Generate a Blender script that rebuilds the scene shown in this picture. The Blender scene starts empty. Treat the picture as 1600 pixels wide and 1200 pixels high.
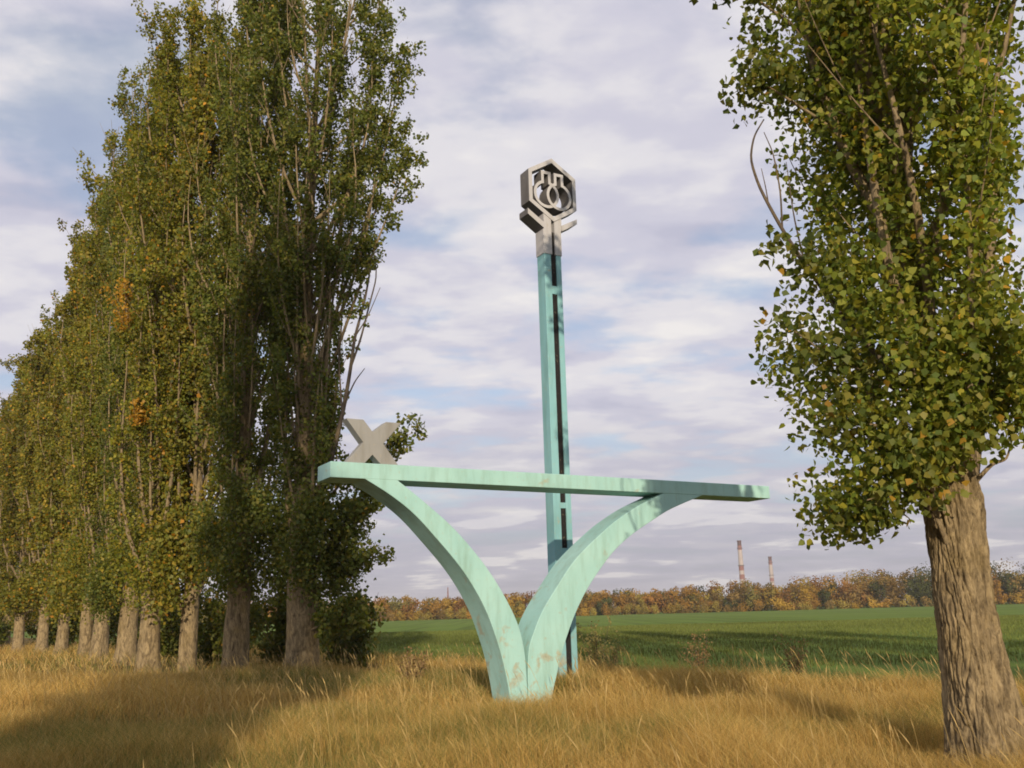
import bpy, math, random
import numpy as np
from mathutils import Vector, Matrix, noise as mnoise

sc = bpy.context.scene
COL = sc.collection
rad = math.radians

# ------------------------------------------------------------------ camera
EYE = 1.75
PITCH, ROLL = 0.2404, -0.0270
F = Vector((0, math.cos(PITCH), math.sin(PITCH)))
R0 = Vector((1, 0, 0))
U0 = R0.cross(F)
RR = R0 * math.cos(ROLL) + U0 * math.sin(ROLL)
UU = -R0 * math.sin(ROLL) + U0 * math.cos(ROLL)
cam = bpy.data.cameras.new('camera')
cam.sensor_width = 36.0
cam.lens = 1450.0 / 1600.0 * 36.0
cam.clip_start = 0.1
cam.clip_end = 20000.0
cam_ob = bpy.data.objects.new('camera', cam)
m = Matrix((RR, UU, -F)).transposed().to_4x4()
m.translation = Vector((0, 0, EYE))
cam_ob.matrix_world = m
COL.objects.link(cam_ob)
sc.camera = cam_ob

# ------------------------------------------------------------------ sun and sky
SUN_AZ, SUN_EL = rad(4.5), rad(16.5)           # azimuth measured from straight behind the camera towards its right
to_sun = Vector((math.sin(SUN_AZ) * math.cos(SUN_EL), -math.cos(SUN_AZ) * math.cos(SUN_EL), math.sin(SUN_EL)))
sun = bpy.data.lights.new('sun', 'SUN')
sun.energy = 4.2
sun.angle = rad(0.6)
sun.color = (1.0, 0.84, 0.63)
sun_ob = bpy.data.objects.new('sun', sun)
sun_ob.rotation_euler = to_sun.to_track_quat('Z', 'Y').to_euler()
sun_ob.location = to_sun * 200
COL.objects.link(sun_ob)

world = bpy.data.worlds.new('World')
sc.world = world
world.use_nodes = True
wt = world.node_tree
wt.nodes.clear()
def WN(t, **kw):
    n = wt.nodes.new(t)
    for k, v in kw.items():
        setattr(n, k, v)
    return n
wl = wt.links.new
def wmath(op, a, b=None, c=None, clamp=False):
    n = WN('ShaderNodeMath', operation=op, use_clamp=clamp)
    for i, v in enumerate((a, b, c)):
        if v is None:
            continue
        if isinstance(v, (int, float)):
            n.inputs[i].default_value = v
        else:
            wl(v, n.inputs[i])
    return n.outputs[0]
def wramp(val, stops, interp='EASE'):
    n = WN('ShaderNodeValToRGB')
    n.color_ramp.interpolation = interp
    els = n.color_ramp.elements
    while len(els) < len(stops):
        els.new(0.5)
    for e, (p, c) in zip(els, stops):
        e.position = p
        e.color = (*c, 1) if len(c) == 3 else c
    wl(val, n.inputs[0])
    return n.outputs[0]
def wmix(fac, a, b):
    n = WN('ShaderNodeMix', data_type='RGBA')
    for sock, v in ((n.inputs[0], fac), (n.inputs[6], a), (n.inputs[7], b)):
        if isinstance(v, (int, float)):
            sock.default_value = v
        elif isinstance(v, tuple):
            sock.default_value = (*v, 1)
        else:
            wl(v, sock)
    return n.outputs[2]
sky = WN('ShaderNodeTexSky', sky_type='NISHITA')
sky.sun_disc = False
sky.sun_elevation = SUN_EL
sky.sun_rotation = math.pi - SUN_AZ
sky.altitude = 100
sky.air_density = 1.0
sky.dust_density = 1.5
sky.ozone_density = 1.5
tc = WN('ShaderNodeTexCoord')
sep = WN('ShaderNodeSeparateXYZ')
wl(tc.outputs['Generated'], sep.inputs[0])
zc = wmath('MAXIMUM', sep.outputs[2], 0.0)
zden = wmath('ADD', zc, 0.13)
px = wmath('DIVIDE', sep.outputs[0], zden)
py = wmath('DIVIDE', sep.outputs[1], zden)
comb = WN('ShaderNodeCombineXYZ')
wl(px, comb.inputs[0]); wl(py, comb.inputs[1])
def wnoise(scale, detail, rough, dist, off, sx=1.0, sy=1.0):
    mp = WN('ShaderNodeMapping')
    mp.inputs['Location'].default_value = off
    mp.inputs['Scale'].default_value = (sx, sy, 1)
    wl(comb.outputs[0], mp.inputs[0])
    n = WN('ShaderNodeTexNoise')
    n.inputs['Scale'].default_value = scale
    n.inputs['Detail'].default_value = detail
    n.inputs['Roughness'].default_value = rough
    n.inputs['Distortion'].default_value = dist
    wl(mp.outputs[0], n.inputs[0])
    return n.outputs[0]
cover = wnoise(1.7, 7, 0.50, 0.1, (3.1, 2.3, 0), 0.9, 1.15)
puff = wnoise(4.6, 8, 0.52, 0.1, (9.3, 4.2, 0), 0.9, 1.15)
lump = wmath('ADD', wmath('MULTIPLY', cover, 0.68), wmath('MULTIPLY', puff, 0.32))
fac = wramp(lump, [(0.39, (0.46, 0.46, 0.46)), (0.51, (1, 1, 1))])
bright = wmath('ADD', wmath('MULTIPLY', wnoise(2.6, 6, 0.5, 0.1, (1.3, 7.7, 0), 0.9, 1.15), 0.55), wmath('MULTIPLY', puff, 0.45))
cloud = wramp(bright, [(0.34, (0.53, 0.53, 0.65)), (0.46, (0.63, 0.62, 0.72)), (0.56, (0.77, 0.75, 0.79)), (0.66, (0.88, 0.85, 0.84))])
skyc = WN('ShaderNodeVectorMath', operation='SCALE')
wl(sky.outputs[0], skyc.inputs[0]); skyc.inputs['Scale'].default_value = 0.15
base = wmix(fac, skyc.outputs[0], cloud)
# the cloud deck thickens to a slate veil low down
low = wramp(zc, [(0.0, (1, 1, 1)), (0.05, (0.80, 0.80, 0.80)), (0.13, (0.38, 0.38, 0.38)), (0.24, (0, 0, 0))])
veilc = wramp(cover, [(0.38, (0.36, 0.36, 0.45)), (0.54, (0.45, 0.44, 0.51)), (0.62, (0.74, 0.71, 0.70))])
final = wmix(low, base, veilc)
bg = WN('ShaderNodeBackground')
wl(final, bg.inputs[0]); bg.inputs[1].default_value = 1.0
wo = WN('ShaderNodeOutputWorld')
wl(bg.outputs[0], wo.inputs[0])

sc.view_settings.view_transform = 'Standard'
sc.view_settings.look = 'None'
sc.view_settings.exposure = 0.0
sc.view_settings.gamma = 1.0
sc.view_settings.use_curve_mapping = False
sc.cycles.use_denoising = True
sc.cycles.pixel_filter_type = 'BLACKMAN_HARRIS'
sc.cycles.filter_width = 1.8
sc.cycles.max_bounces = 5
sc.cycles.diffuse_bounces = 3
sc.cycles.glossy_bounces = 2
sc.cycles.transmission_bounces = 3
sc.cycles.transparent_max_bounces = 4
sc.cycles.volume_bounces = 0

# ------------------------------------------------------------------ helpers
def tag(o, label=None, cat=None, group=None, kind=None):
    for k, v in (('label', label), ('category', cat), ('group', group), ('kind', kind)):
        if v:
            o[k] = v
    return o
def link(name, me, parent=None, loc=None):
    o = bpy.data.objects.new(name, me)
    COL.objects.link(o)
    if parent is not None:
        o.parent = parent
    if loc is not None:
        o.location = loc
    return o
def empty(name, loc, rz=0.0):
    o = bpy.data.objects.new(name, None)
    o.location = loc
    o.rotation_euler = (0, 0, rz)
    o.empty_display_size = 0.3
    COL.objects.link(o)
    return o
def np_mesh(name, V, faces, mat, col=None, smooth=False):
    """V (n,3); faces: (m,k) int array; col (n,3) per vertex"""
    V = np.ascontiguousarray(V, dtype=np.float32)
    faces = np.ascontiguousarray(faces, dtype=np.int32)
    me = bpy.data.meshes.new(name)
    nf, k = faces.shape
    me.vertices.add(len(V)); me.vertices.foreach_set('co', V.ravel())
    me.loops.add(nf * k); me.loops.foreach_set('vertex_index', faces.ravel())
    me.polygons.add(nf)
    me.polygons.foreach_set('loop_start', np.arange(0, nf * k, k, dtype=np.int32))
    me.polygons.foreach_set('loop_total', np.full(nf, k, dtype=np.int32))
    if smooth:
        me.polygons.foreach_set('use_smooth', np.ones(nf, dtype=bool))
    me.update(calc_edges=True)
    if col is not None:
        a = me.attributes.new('Col', 'FLOAT_COLOR', 'POINT')
        c = np.ones((len(V), 4), dtype=np.float32); c[:, :3] = col
        a.data.foreach_set('color', c.ravel())
    if mat is not None:
        me.materials.append(mat)
    return me
def pd_mesh(name, V, faces, mats, slots=None, smooth=False):
    me = bpy.data.meshes.new(name)
    me.from_pydata([tuple(v) for v in V], [], faces)
    for mt in (mats if isinstance(mats, (list, tuple)) else [mats]):
        me.materials.append(mt)
    if slots:
        me.polygons.foreach_set('material_index', slots)
    if smooth:
        me.polygons.foreach_set('use_smooth', [True] * len(me.polygons))
    me.update()
    return me
def vn(p, s, seed=0.0):
    return mnoise.noise(Vector((p[0] * s + seed, p[1] * s + seed * 1.7, p[2] * s - seed)))

# numpy value noise (2-D) for terrain and scattering
_rs = np.random.RandomState(5)
_grid = _rs.rand(256, 256)
def vnoise2(x, y):
    xi = np.floor(x).astype(int); yi = np.floor(y).astype(int)
    fx = x - xi; fy = y - yi
    fx = fx * fx * (3 - 2 * fx); fy = fy * fy * (3 - 2 * fy)
    g = lambda a, b: _grid[a % 256, b % 256]
    return (g(xi, yi) * (1 - fx) + g(xi + 1, yi) * fx) * (1 - fy) + (g(xi, yi + 1) * (1 - fx) + g(xi + 1, yi + 1) * fx) * fy

# ------------------------------------------------------------------ materials
def new_mat(name):
    mt = bpy.data.materials.new(name)
    mt.use_nodes = True
    nt = mt.node_tree
    b = nt.nodes['Principled BSDF']
    return mt, nt, b
def nnoise(nt, scale, detail=5, rough=0.55, coord='Object', sc3=(1, 1, 1), dist=0.0):
    t = nt.nodes.new('ShaderNodeTexCoord')
    mp = nt.nodes.new('ShaderNodeMapping')
    mp.inputs['Scale'].default_value = sc3
    nt.links.new(t.outputs[coord], mp.inputs[0])
    n = nt.nodes.new('ShaderNodeTexNoise')
    n.inputs['Scale'].default_value = scale
    n.inputs['Detail'].default_value = detail
    n.inputs['Roughness'].default_value = rough
    n.inputs['Distortion'].default_value = dist
    nt.links.new(mp.outputs[0], n.inputs[0])
    return n.outputs[0]
def nramp(nt, val, stops, interp='LINEAR'):
    n = nt.nodes.new('ShaderNodeValToRGB')
    n.color_ramp.interpolation = interp
    els = n.color_ramp.elements
    while len(els) < len(stops):
        els.new(0.5)
    for e, (p, c) in zip(els, stops):
        e.position = p
        e.color = (*c, 1)
    nt.links.new(val, n.inputs[0])
    return n.outputs[0]
def nmix(nt, fac, a, b, blend='MIX'):
    n = nt.nodes.new('ShaderNodeMix'); n.data_type = 'RGBA'; n.blend_type = blend
    for sock, v in ((n.inputs[0], fac), (n.inputs[6], a), (n.inputs[7], b)):
        if isinstance(v, (int, float)):
            sock.default_value = v
        elif isinstance(v, tuple):
            sock.default_value = (*v, 1)
        else:
            nt.links.new(v, sock)
    return n.outputs[2]
def nmath(nt, op, a, b=None, clamp=False):
    n = nt.nodes.new('ShaderNodeMath'); n.operation = op; n.use_clamp = clamp
    for i, v in enumerate((a, b)):
        if v is None: continue
        if isinstance(v, (int, float)): n.inputs[i].default_value = v
        else: nt.links.new(v, n.inputs[i])
    return n.outputs[0]
def nbump(nt, b, h, strength, dist):
    n = nt.nodes.new('ShaderNodeBump')
    n.inputs['Strength'].default_value = strength
    n.inputs['Distance'].default_value = dist
    nt.links.new(h, n.inputs['Height'])
    nt.links.new(n.outputs[0], b.inputs['Normal'])

def paint_mat(name, base, light, rusty=True, rough=0.55):
    mt, nt, b = new_mat(name)
    big = nnoise(nt, 0.9, 5, 0.6)
    streak = nnoise(nt, 2.2, 6, 0.65, sc3=(2.0, 2.0, 0.30))
    c = nramp(nt, big, [(0.3, base), (0.7, light)])
    dirt = nramp(nt, streak, [(0.47, (0, 0, 0)), (0.74, (0.6, 0.6, 0.6))])
    c = nmix(nt, dirt, c, (base[0] * 0.72, base[1] * 0.66, base[2] * 0.55))
    fine = nnoise(nt, 14, 4, 0.6)
    c = nmix(nt, nramp(nt, fine, [(0.60, (0, 0, 0)), (0.72, (0.35, 0.35, 0.35))]), c, (0.42, 0.36, 0.22))
    if rusty:
        t = nt.nodes.new('ShaderNodeTexCoord')
        s = nt.nodes.new('ShaderNodeSeparateXYZ')
        nt.links.new(t.outputs['Object'], s.inputs[0])
        hfac = nmath(nt, 'SUBTRACT', 1.0, nmath(nt, 'MULTIPLY', s.outputs[2], 0.42), clamp=True)
        rn = nnoise(nt, 3.0, 7, 0.62, dist=0.4)
        rust = nramp(nt, nmath(nt, 'ADD', rn, nmath(nt, 'MULTIPLY', hfac, 0.14)), [(0.64, (0, 0, 0)), (0.72, (1, 1, 1))])
        rc = nramp(nt, fine, [(0.35, (0.30, 0.15, 0.045)), (0.65, (0.50, 0.33, 0.12))])
        c = nmix(nt, nmath(nt, 'MULTIPLY', rust, 0.5), c, rc)
    nt.links.new(c, b.inputs['Base Color'])
    b.inputs['Roughness'].default_value = rough
    b.inputs['Specular IOR Level'].default_value = 0.3
    nbump(nt, b, nnoise(nt, 6, 5, 0.6), 0.12, 0.02)
    return mt
M = {}
M['mint'] = paint_mat('mint_paint', (0.32, 0.56, 0.525), (0.40, 0.64, 0.585))
M['teal'] = paint_mat('teal_paint', (0.20, 0.43, 0.47), (0.27, 0.51, 0.53))
M['grey'] = paint_mat('grey_paint', (0.42, 0.41, 0.42), (0.52, 0.51, 0.51), rusty=False, rough=0.6)
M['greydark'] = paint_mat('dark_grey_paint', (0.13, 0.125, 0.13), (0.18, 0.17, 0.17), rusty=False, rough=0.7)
M['concrete'] = paint_mat('letter_grey', (0.265, 0.265, 0.255), (0.33, 0.33, 0.315), rusty=False, rough=0.8)
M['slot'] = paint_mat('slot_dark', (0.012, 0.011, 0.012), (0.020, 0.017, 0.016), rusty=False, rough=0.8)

def bark_mat(name, dark, light, scale=1.0):
    mt, nt, b = new_mat(name)
    n1 = nnoise(nt, 7 * scale, 7, 0.65, sc3=(1.6, 1.6, 0.5), dist=0.8)
    n2 = nnoise(nt, 1.6 * scale, 4, 0.6)
    c = nramp(nt, n1, [(0.32, dark), (0.62, light)])
    c = nmix(nt, nramp(nt, n2, [(0.5, (0, 0, 0)), (0.75, (0.55, 0.55, 0.55))]), c, (0.24, 0.17, 0.055))
    nt.links.new(c, b.inputs['Base Color'])
    b.inputs['Roughness'].default_value = 0.9
    b.inputs['Specular IOR Level'].default_value = 0.15
    n3 = nnoise(nt, 34 * scale, 6, 0.7, sc3=(1.0, 1.0, 0.35))
    c2 = nmix(nt, nramp(nt, n3, [(0.34, (0.5, 0.5, 0.5)), (0.48, (0, 0, 0))]), c, tuple(v * 0.8 for v in dark))
    nt.links.new(c2, b.inputs['Base Color'])
    nbump(nt, b, nmath(nt, 'ADD', n1, nmath(nt, 'MULTIPLY', n3, 0.6)), 1.0, 0.03)
    return mt
M['bark'] = bark_mat('poplar_bark', (0.085, 0.062, 0.036), (0.38, 0.29, 0.16))
M['limb'] = bark_mat('limb_bark', (0.14, 0.105, 0.065), (0.35, 0.27, 0.16))
M['deadwood'] = bark_mat('dead_twig', (0.07, 0.055, 0.05), (0.16, 0.13, 0.10))

def leaf_mat(name, trans=0.35, rough=0.55, spec=0.35):
    mt, nt, b = new_mat(name)
    a = nt.nodes.new('ShaderNodeAttribute'); a.attribute_name = 'Col'
    nt.links.new(a.outputs['Color'], b.inputs['Base Color'])
    b.inputs['Roughness'].default_value = rough
    b.inputs['Specular IOR Level'].default_value = spec
    tr = nt.nodes.new('ShaderNodeBsdfTranslucent')
    g = nt.nodes.new('ShaderNodeMix'); g.data_type = 'RGBA'; g.blend_type = 'MULTIPLY'
    g.inputs[0].default_value = 1.0
    nt.links.new(a.outputs['Color'], g.inputs[6]); g.inputs[7].default_value = (1.3, 1.25, 0.6, 1)
    nt.links.new(g.outputs[2], tr.inputs[0])
    mx = nt.nodes.new('ShaderNodeMixShader'); mx.inputs[0].default_value = trans
    nt.links.new(b.outputs[0], mx.inputs[1]); nt.links.new(tr.outputs[0], mx.inputs[2])
    out = nt.nodes['Material Output']
    nt.links.new(mx.outputs[0], out.inputs[0])
    return mt
M['leaf'] = leaf_mat('poplar_leaves', 0.42)
M['grass'] = leaf_mat('dry_grass_blades', 0.25, 0.7, 0.15)
M['forest'] = leaf_mat('autumn_foliage', 0.15, 0.8, 0.1)

# soil and thatch of the verge
mt, nt, b = new_mat('verge_thatch'); M['verge'] = mt
c = nramp(nt, nnoise(nt, 1.1, 8, 0.62), [(0.3, (0.10, 0.075, 0.030)), (0.55, (0.20, 0.14, 0.05)), (0.75, (0.27, 0.19, 0.07))])
nt.links.new(c, b.inputs['Base Color']); b.inputs['Roughness'].default_value = 1.0
b.inputs['Specular IOR Level'].default_value = 0.05
nbump(nt, b, nnoise(nt, 9, 8, 0.7), 1.0, 0.15)
# young winter crop
mt, nt, b = new_mat('field_crop'); M['field'] = mt
n_a = nnoise(nt, 0.018, 6, 0.6, sc3=(0.6, 1.8, 1))
n_b = nnoise(nt, 0.9, 8, 0.7)
c = nramp(nt, n_a, [(0.3, (0.120, 0.195, 0.036)), (0.7, (0.175, 0.245, 0.050))])
c = nmix(nt, nramp(nt, n_b, [(0.40, (0, 0, 0)), (0.8, (0.55, 0.55, 0.55))]), c, (0.16, 0.16, 0.045))
rows = nnoise(nt, 1.0, 3, 0.5, sc3=(0.035, 0.0015, 1))
t_ = nt.nodes.new('ShaderNodeTexCoord'); mp_ = nt.nodes.new('ShaderNodeMapping'); mp_.inputs['Rotation'].default_value = (0, 0, rad(-33.7)); mp_.inputs['Scale'].default_value = (0.45, 0.012, 1)
nt.links.new(t_.outputs['Object'], mp_.inputs[0])
rn_ = nt.nodes.new('ShaderNodeTexNoise'); rn_.inputs['Scale'].default_value = 1.0; rn_.inputs['Detail'].default_value = 4
nt.links.new(mp_.outputs[0], rn_.inputs[0])
c = nmix(nt, nramp(nt, rn_.outputs[0], [(0.45, (0, 0, 0)), (0.70, (0.7, 0.7, 0.7))]), c, (0.085, 0.115, 0.028))
nt.links.new(c, b.inputs['Base Color']); b.inputs['Roughness'].default_value = 1.0
b.inputs['Specular IOR Level'].default_value = 0.05
nbump(nt, b, n_b, 1.0, 0.25)
mt, nt, b = new_mat('asphalt'); M['road'] = mt
c = nramp(nt, nnoise(nt, 30, 6, 0.7), [(0.3, (0.035, 0.034, 0.034)), (0.7, (0.065, 0.063, 0.060))])
nt.links.new(c, b.inputs['Base Color']); b.inputs['Roughness'].default_value = 0.9
def plain(name, col, rough=0.8, var=0.25, scale=0.3):
    mt, nt, b = new_mat(name)
    c = nramp(nt, nnoise(nt, scale, 5, 0.6), [(0.3, tuple(v * (1 - var) for v in col)), (0.7, tuple(v * (1 + var) for v in col))])
    nt.links.new(c, b.inputs['Base Color']); b.inputs['Roughness'].default_value = rough
    b.inputs['Specular IOR Level'].default_value = 0.1
    return mt
M['chim_pale'] = plain('chimney_pale', (0.40, 0.34, 0.32), 0.9, 0.1, 0.2)
M['chim_red'] = plain('chimney_red', (0.24, 0.105, 0.085), 0.9, 0.15, 0.2)
M['chim_dark'] = plain('chimney_soot', (0.10, 0.055, 0.05), 0.9, 0.2, 0.2)
M['steel'] = plain('dark_steel', (0.10, 0.07, 0.065), 0.8, 0.2, 0.4)

# ------------------------------------------------------------------ ground
# row frame: t runs along the tree row (away to the left), s across it (towards the field)
T_DIR = np.array([-0.5547, 0.8321]); S_DIR = np.array([0.8321, 0.5547]); ROW0 = np.array([-6.5, 28.9])
def to_s(x, y): return (x - ROW0[0]) * S_DIR[0] + (y - ROW0[1]) * S_DIR[1]
def to_t(x, y): return (x - ROW0[0]) * T_DIR[0] + (y - ROW0[1]) * T_DIR[1]
def ground_z(x, y):
    x = np.asarray(x, float); y = np.asarray(y, float)
    s = to_s(x, y)
    k = np.clip((s - 4.5) / 6.5, 0, 1); k = k * k * (3 - 2 * k)
    z = -0.55 * k
    z = z + (vnoise2(x * 0.35 + 40, y * 0.35 + 11) - 0.5) * 0.22 * (1 - k) * np.clip((s + 11.0) / 3, 0, 1)
    return z
def strip(name, s0, s1, ns, t0, t1, ntt, zf, mat, label=None):
    ss = np.linspace(s0, s1, ns); tt = np.linspace(t0, t1, ntt)
    S, T = np.meshgrid(ss, tt, indexing='ij')
    X = ROW0[0] + S * S_DIR[0] + T * T_DIR[0]; Y = ROW0[1] + S * S_DIR[1] + T * T_DIR[1]
    Z = zf(X, Y)
    V = np.stack([X, Y, Z], -1).reshape(-1, 3)
    i = np.arange(ns - 1)[:, None] * ntt + np.arange(ntt - 1)[None, :]
    Fq = np.stack([i, i + ntt, i + ntt + 1, i + 1], -1).reshape(-1, 4)
    n = np.cross(V[Fq[0, 1]] - V[Fq[0, 0]], V[Fq[0, 3]] - V[Fq[0, 0]])
    if n[2] < 0: Fq = Fq[:, ::-1]
    o = link(name, np_mesh(name, V, Fq, mat, smooth=True))
    tag(o, kind='structure')
    return o
strip('verge', -11.0, 13.0, 70, -70, 260, 500, ground_z, M['verge'])
strip('road', -19.0, -11.0, 3, -300, 400, 3, lambda x, y: np.zeros_like(x) - 0.02, M['road'])
strip('far_verge', -60.0, -19.0, 12, -300, 400, 12, lambda x, y: np.zeros_like(x) + 0.0, M['verge'])
# the field reaches the horizon
gx = np.concatenate([[-6000, -2500, -900], np.linspace(-420, 420, 60), [900, 2500, 6000]])
gy = np.concatenate([np.linspace(-200, 380, 60), [600, 1200, 2500, 7000]])
GX, GY = np.meshgrid(gx, gy, indexing='ij')
GZ = -0.42 + (vnoise2(GX * 0.02 + 3, GY * 0.02 + 8) - 0.5) * 0.12 * (GY > 60)
V = np.stack([GX, GY, GZ], -1).reshape(-1, 3)
nyg = len(gy)
i = np.arange(len(gx) - 1)[:, None] * nyg + np.arange(nyg - 1)[None, :]
Fq = np.stack([i, i + nyg, i + nyg + 1, i + 1], -1).reshape(-1, 4)
tag(link('field', np_mesh('field', V, Fq, M['field'], smooth=True)), kind='structure')

# ------------------------------------------------------------------ monument: two arches carrying a beam with the letter
MX, MY, MTH = 0.153, 18.10, 0.5236
def catmull(pts, n):
    P = [np.array(p, float) for p in pts]
    P = [2 * P[0] - P[1]] + P + [2 * P[-1] - P[-2]]
    out = []
    for k in range(1, len(P) - 2):
        for t in np.linspace(0, 1, 12, endpoint=False):
            a, b_, c_, d_ = P[k - 1], P[k], P[k + 1], P[k + 2]
            out.append(0.5 * (2 * b_ + (c_ - a) * t + (2 * a - 5 * b_ + 4 * c_ - d_) * t * t + (3 * b_ - a - 3 * c_ + d_) * t ** 3))
    out.append(P[-2])
    out = np.array(out)
    L = np.concatenate([[0], np.cumsum(np.linalg.norm(np.diff(out, axis=0), axis=1))])
    q = np.linspace(0, L[-1], n)
    return np.stack([np.interp(q, L, out[:, j]) for j in range(2)], -1)
def band_prism(up, lo, v0, v1):
    """solid between two (u,z) curves, extruded from v0 (front) to v1 (back)"""
    n = len(up); V = []; Fc = []
    for v in (v0, v1):
        V += [(p[0], v, p[1]) for p in up] + [(p[0], v, p[1]) for p in lo]
    A, B, C, D = 0, n, 2 * n, 3 * n
    for k in range(n - 1):
        Fc += [(A + k, A + k + 1, B + k + 1, B + k), (C + k, D + k, D + k + 1, C + k + 1),
               (A + k, C + k, C + k + 1, A + k + 1), (B + k, B + k + 1, D + k + 1, D + k)]
    Fc += [(A, B, D, C), (A + n - 1, C + n - 1, D + n - 1, B + n - 1)]
    return V, Fc
def poly_prism(pts, v0, v1):
    n = len(pts)
    V = [(p[0], v0, p[1]) for p in pts] + [(p[0], v1, p[1]) for p in pts]
    Fc = [tuple(range(n))[::-1], tuple(range(n, 2 * n))]
    for k in range(n):
        j = (k + 1) % n
        Fc.append((k, j, n + j, n + k))
    return V, Fc
def frame_prism(outer, inner, v0, v1):
    """closed ring between matching outer and inner loops; returns faces and slots (0 front, 1 sides)"""
    n = len(outer); V = []
    for v in (v0, v1):
        V += [(p[0], v, p[1]) for p in outer] + [(p[0], v, p[1]) for p in inner]
    Fc = []; sl = []
    for k in range(n):
        j = (k + 1) % n
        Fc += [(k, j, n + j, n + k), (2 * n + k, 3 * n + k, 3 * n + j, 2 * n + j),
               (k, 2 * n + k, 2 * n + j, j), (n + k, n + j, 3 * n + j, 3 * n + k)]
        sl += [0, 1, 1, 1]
    return V, Fc, sl
def fixn(me):
    import bmesh
    bm = bmesh.new(); bm.from_mesh(me)
    bmesh.ops.recalc_face_normals(bm, faces=bm.faces[:])
    bm.to_mesh(me); bm.free()
    return me
def bevel(o, w, seg=2):
    md = o.modifiers.new('bevel', 'BEVEL'); md.width = w; md.segments = seg; md.limit_method = 'ANGLE'; md.angle_limit = rad(40)
    return o

mon = empty('roadside_monument', (MX, MY, 0), MTH)
tag(mon, 'mint green concrete monument of two arches carrying a beam with a grey letter X', 'monument')
ZB, ZT, D_ = 4.12, 4.405, 0.71
L_up = [(-2.64, 4.135), (-2.14, 3.78), (-1.57, 3.34), (-1.10, 2.88), (-0.73, 2.44), (-0.41, 1.96), (-0.17, 1.48), (-0.055, 1.0), (-0.02, 0.35), (-0.02, -0.35)]
L_lo = [(-3.28, 4.135), (-2.75, 3.84), (-2.29, 3.51), (-1.84, 3.07), (-1.42, 2.62), (-1.11, 2.21), (-0.85, 1.76), (-0.66, 1.29), (-0.53, 0.88), (-0.42, 0.38), (-0.31, -0.35)]
R_up = [(3.52, 4.135), (2.84, 3.85), (2.38, 3.61), (1.94, 3.33), (1.21, 2.76), (0.75, 2.24), (0.37, 1.75), (0.14, 1.32), (0.03, 1.0), (0.0, 0.35), (0.0, -0.35)]
R_lo = [(4.62, 4.135), (3.69, 3.80), (3.16, 3.54), (2.58, 3.22), (2.12, 2.89), (1.74, 2.51), (1.40, 2.11), (1.13, 1.70), (0.91, 1.27), (0.74, 0.86), (0.62, 0.5), (0.54, 0.24), (0.46, -0.35)]
for up, lo, dv in ((L_up, L_lo, 0.004), (R_up, R_lo, 0.006)):
    V, Fc = band_prism(catmull(up, 44), catmull(lo, 44), dv, D_ - dv)
    o = link('arch', fixn(pd_mesh('arch', V, Fc, M['mint'])), mon)
    bevel(o, 0.012)
V, Fc = poly_prism([(-3.90, ZB), (6.60, ZB), (6.60, ZT), (-3.90, ZT)], 0.0, D_)
beam = bevel(link('beam', fixn(pd_mesh('beam', V, Fc, M['mint'])), mon), 0.012)
# sheet seams of the beam: thin raised cover strips
for u in (-1.55, 0.75, 2.95, 5.05):
    V, Fc = poly_prism([(u - 0.012, ZB + 0.012), (u + 0.012, ZB + 0.012), (u + 0.012, ZT - 0.012), (u - 0.012, ZT - 0.012)], -0.0035, 0.05)
    link('seam_strip', fixn(pd_mesh('seam_strip', V, Fc, M['mint'])), beam)
XP = [(-3.62, 5.20), (-3.29, 5.20), (-3.11, 4.985), (-2.85, 5.19), (-2.55, 5.19), (-2.90, 4.78), (-2.61, 4.402), (-2.95, 4.402), (-3.11, 4.565), (-3.26, 4.402), (-3.61, 4.402), (-3.29, 4.78)]
V, Fc = poly_prism(XP, 0.02, 0.26)
o = tag(bevel(link('letter', fixn(pd_mesh('letter', V, Fc, M['concrete'])), mon), 0.008), 'grey block letter X standing on the beam')

# ------------------------------------------------------------------ pylon with the hexagonal emblem
PV, PD = 3.684, 0.36
pyl = empty('emblem_pylon', (MX, MY, 0), MTH)
tag(pyl, 'tall slotted teal pylon topped by a grey hexagon with two flasks', 'pylon')
def ubox(name, u0, u1, v0, v1, z0, z1, mat, parent, bev=0.008):
    V, Fc = poly_prism([(u0, z0), (u1, z0), (u1, z1), (u0, z1)], v0, v1)
    o = link(name, fixn(pd_mesh(name, V, Fc, mat)), parent)
    if bev: bevel(o, bev)
    return o
ubox('side_plate', 3.030, 3.240, PV, PV + PD, -0.4, 10.85, M['teal'], pyl)
ubox('side_plate', 3.400, 3.555, PV, PV + PD, -0.4, 10.85, M['teal'], pyl)
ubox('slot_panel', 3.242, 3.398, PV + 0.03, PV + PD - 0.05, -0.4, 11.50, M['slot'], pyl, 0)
for z0, z1 in ((9.76, 9.98), (4.19, 4.33), (3.06, 3.22), (1.9, 2.03)):
    ubox('spacer', 3.241, 3.399, PV + 0.006, PV + 0.06, z0, z1, M['teal'], pyl, 0)
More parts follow.
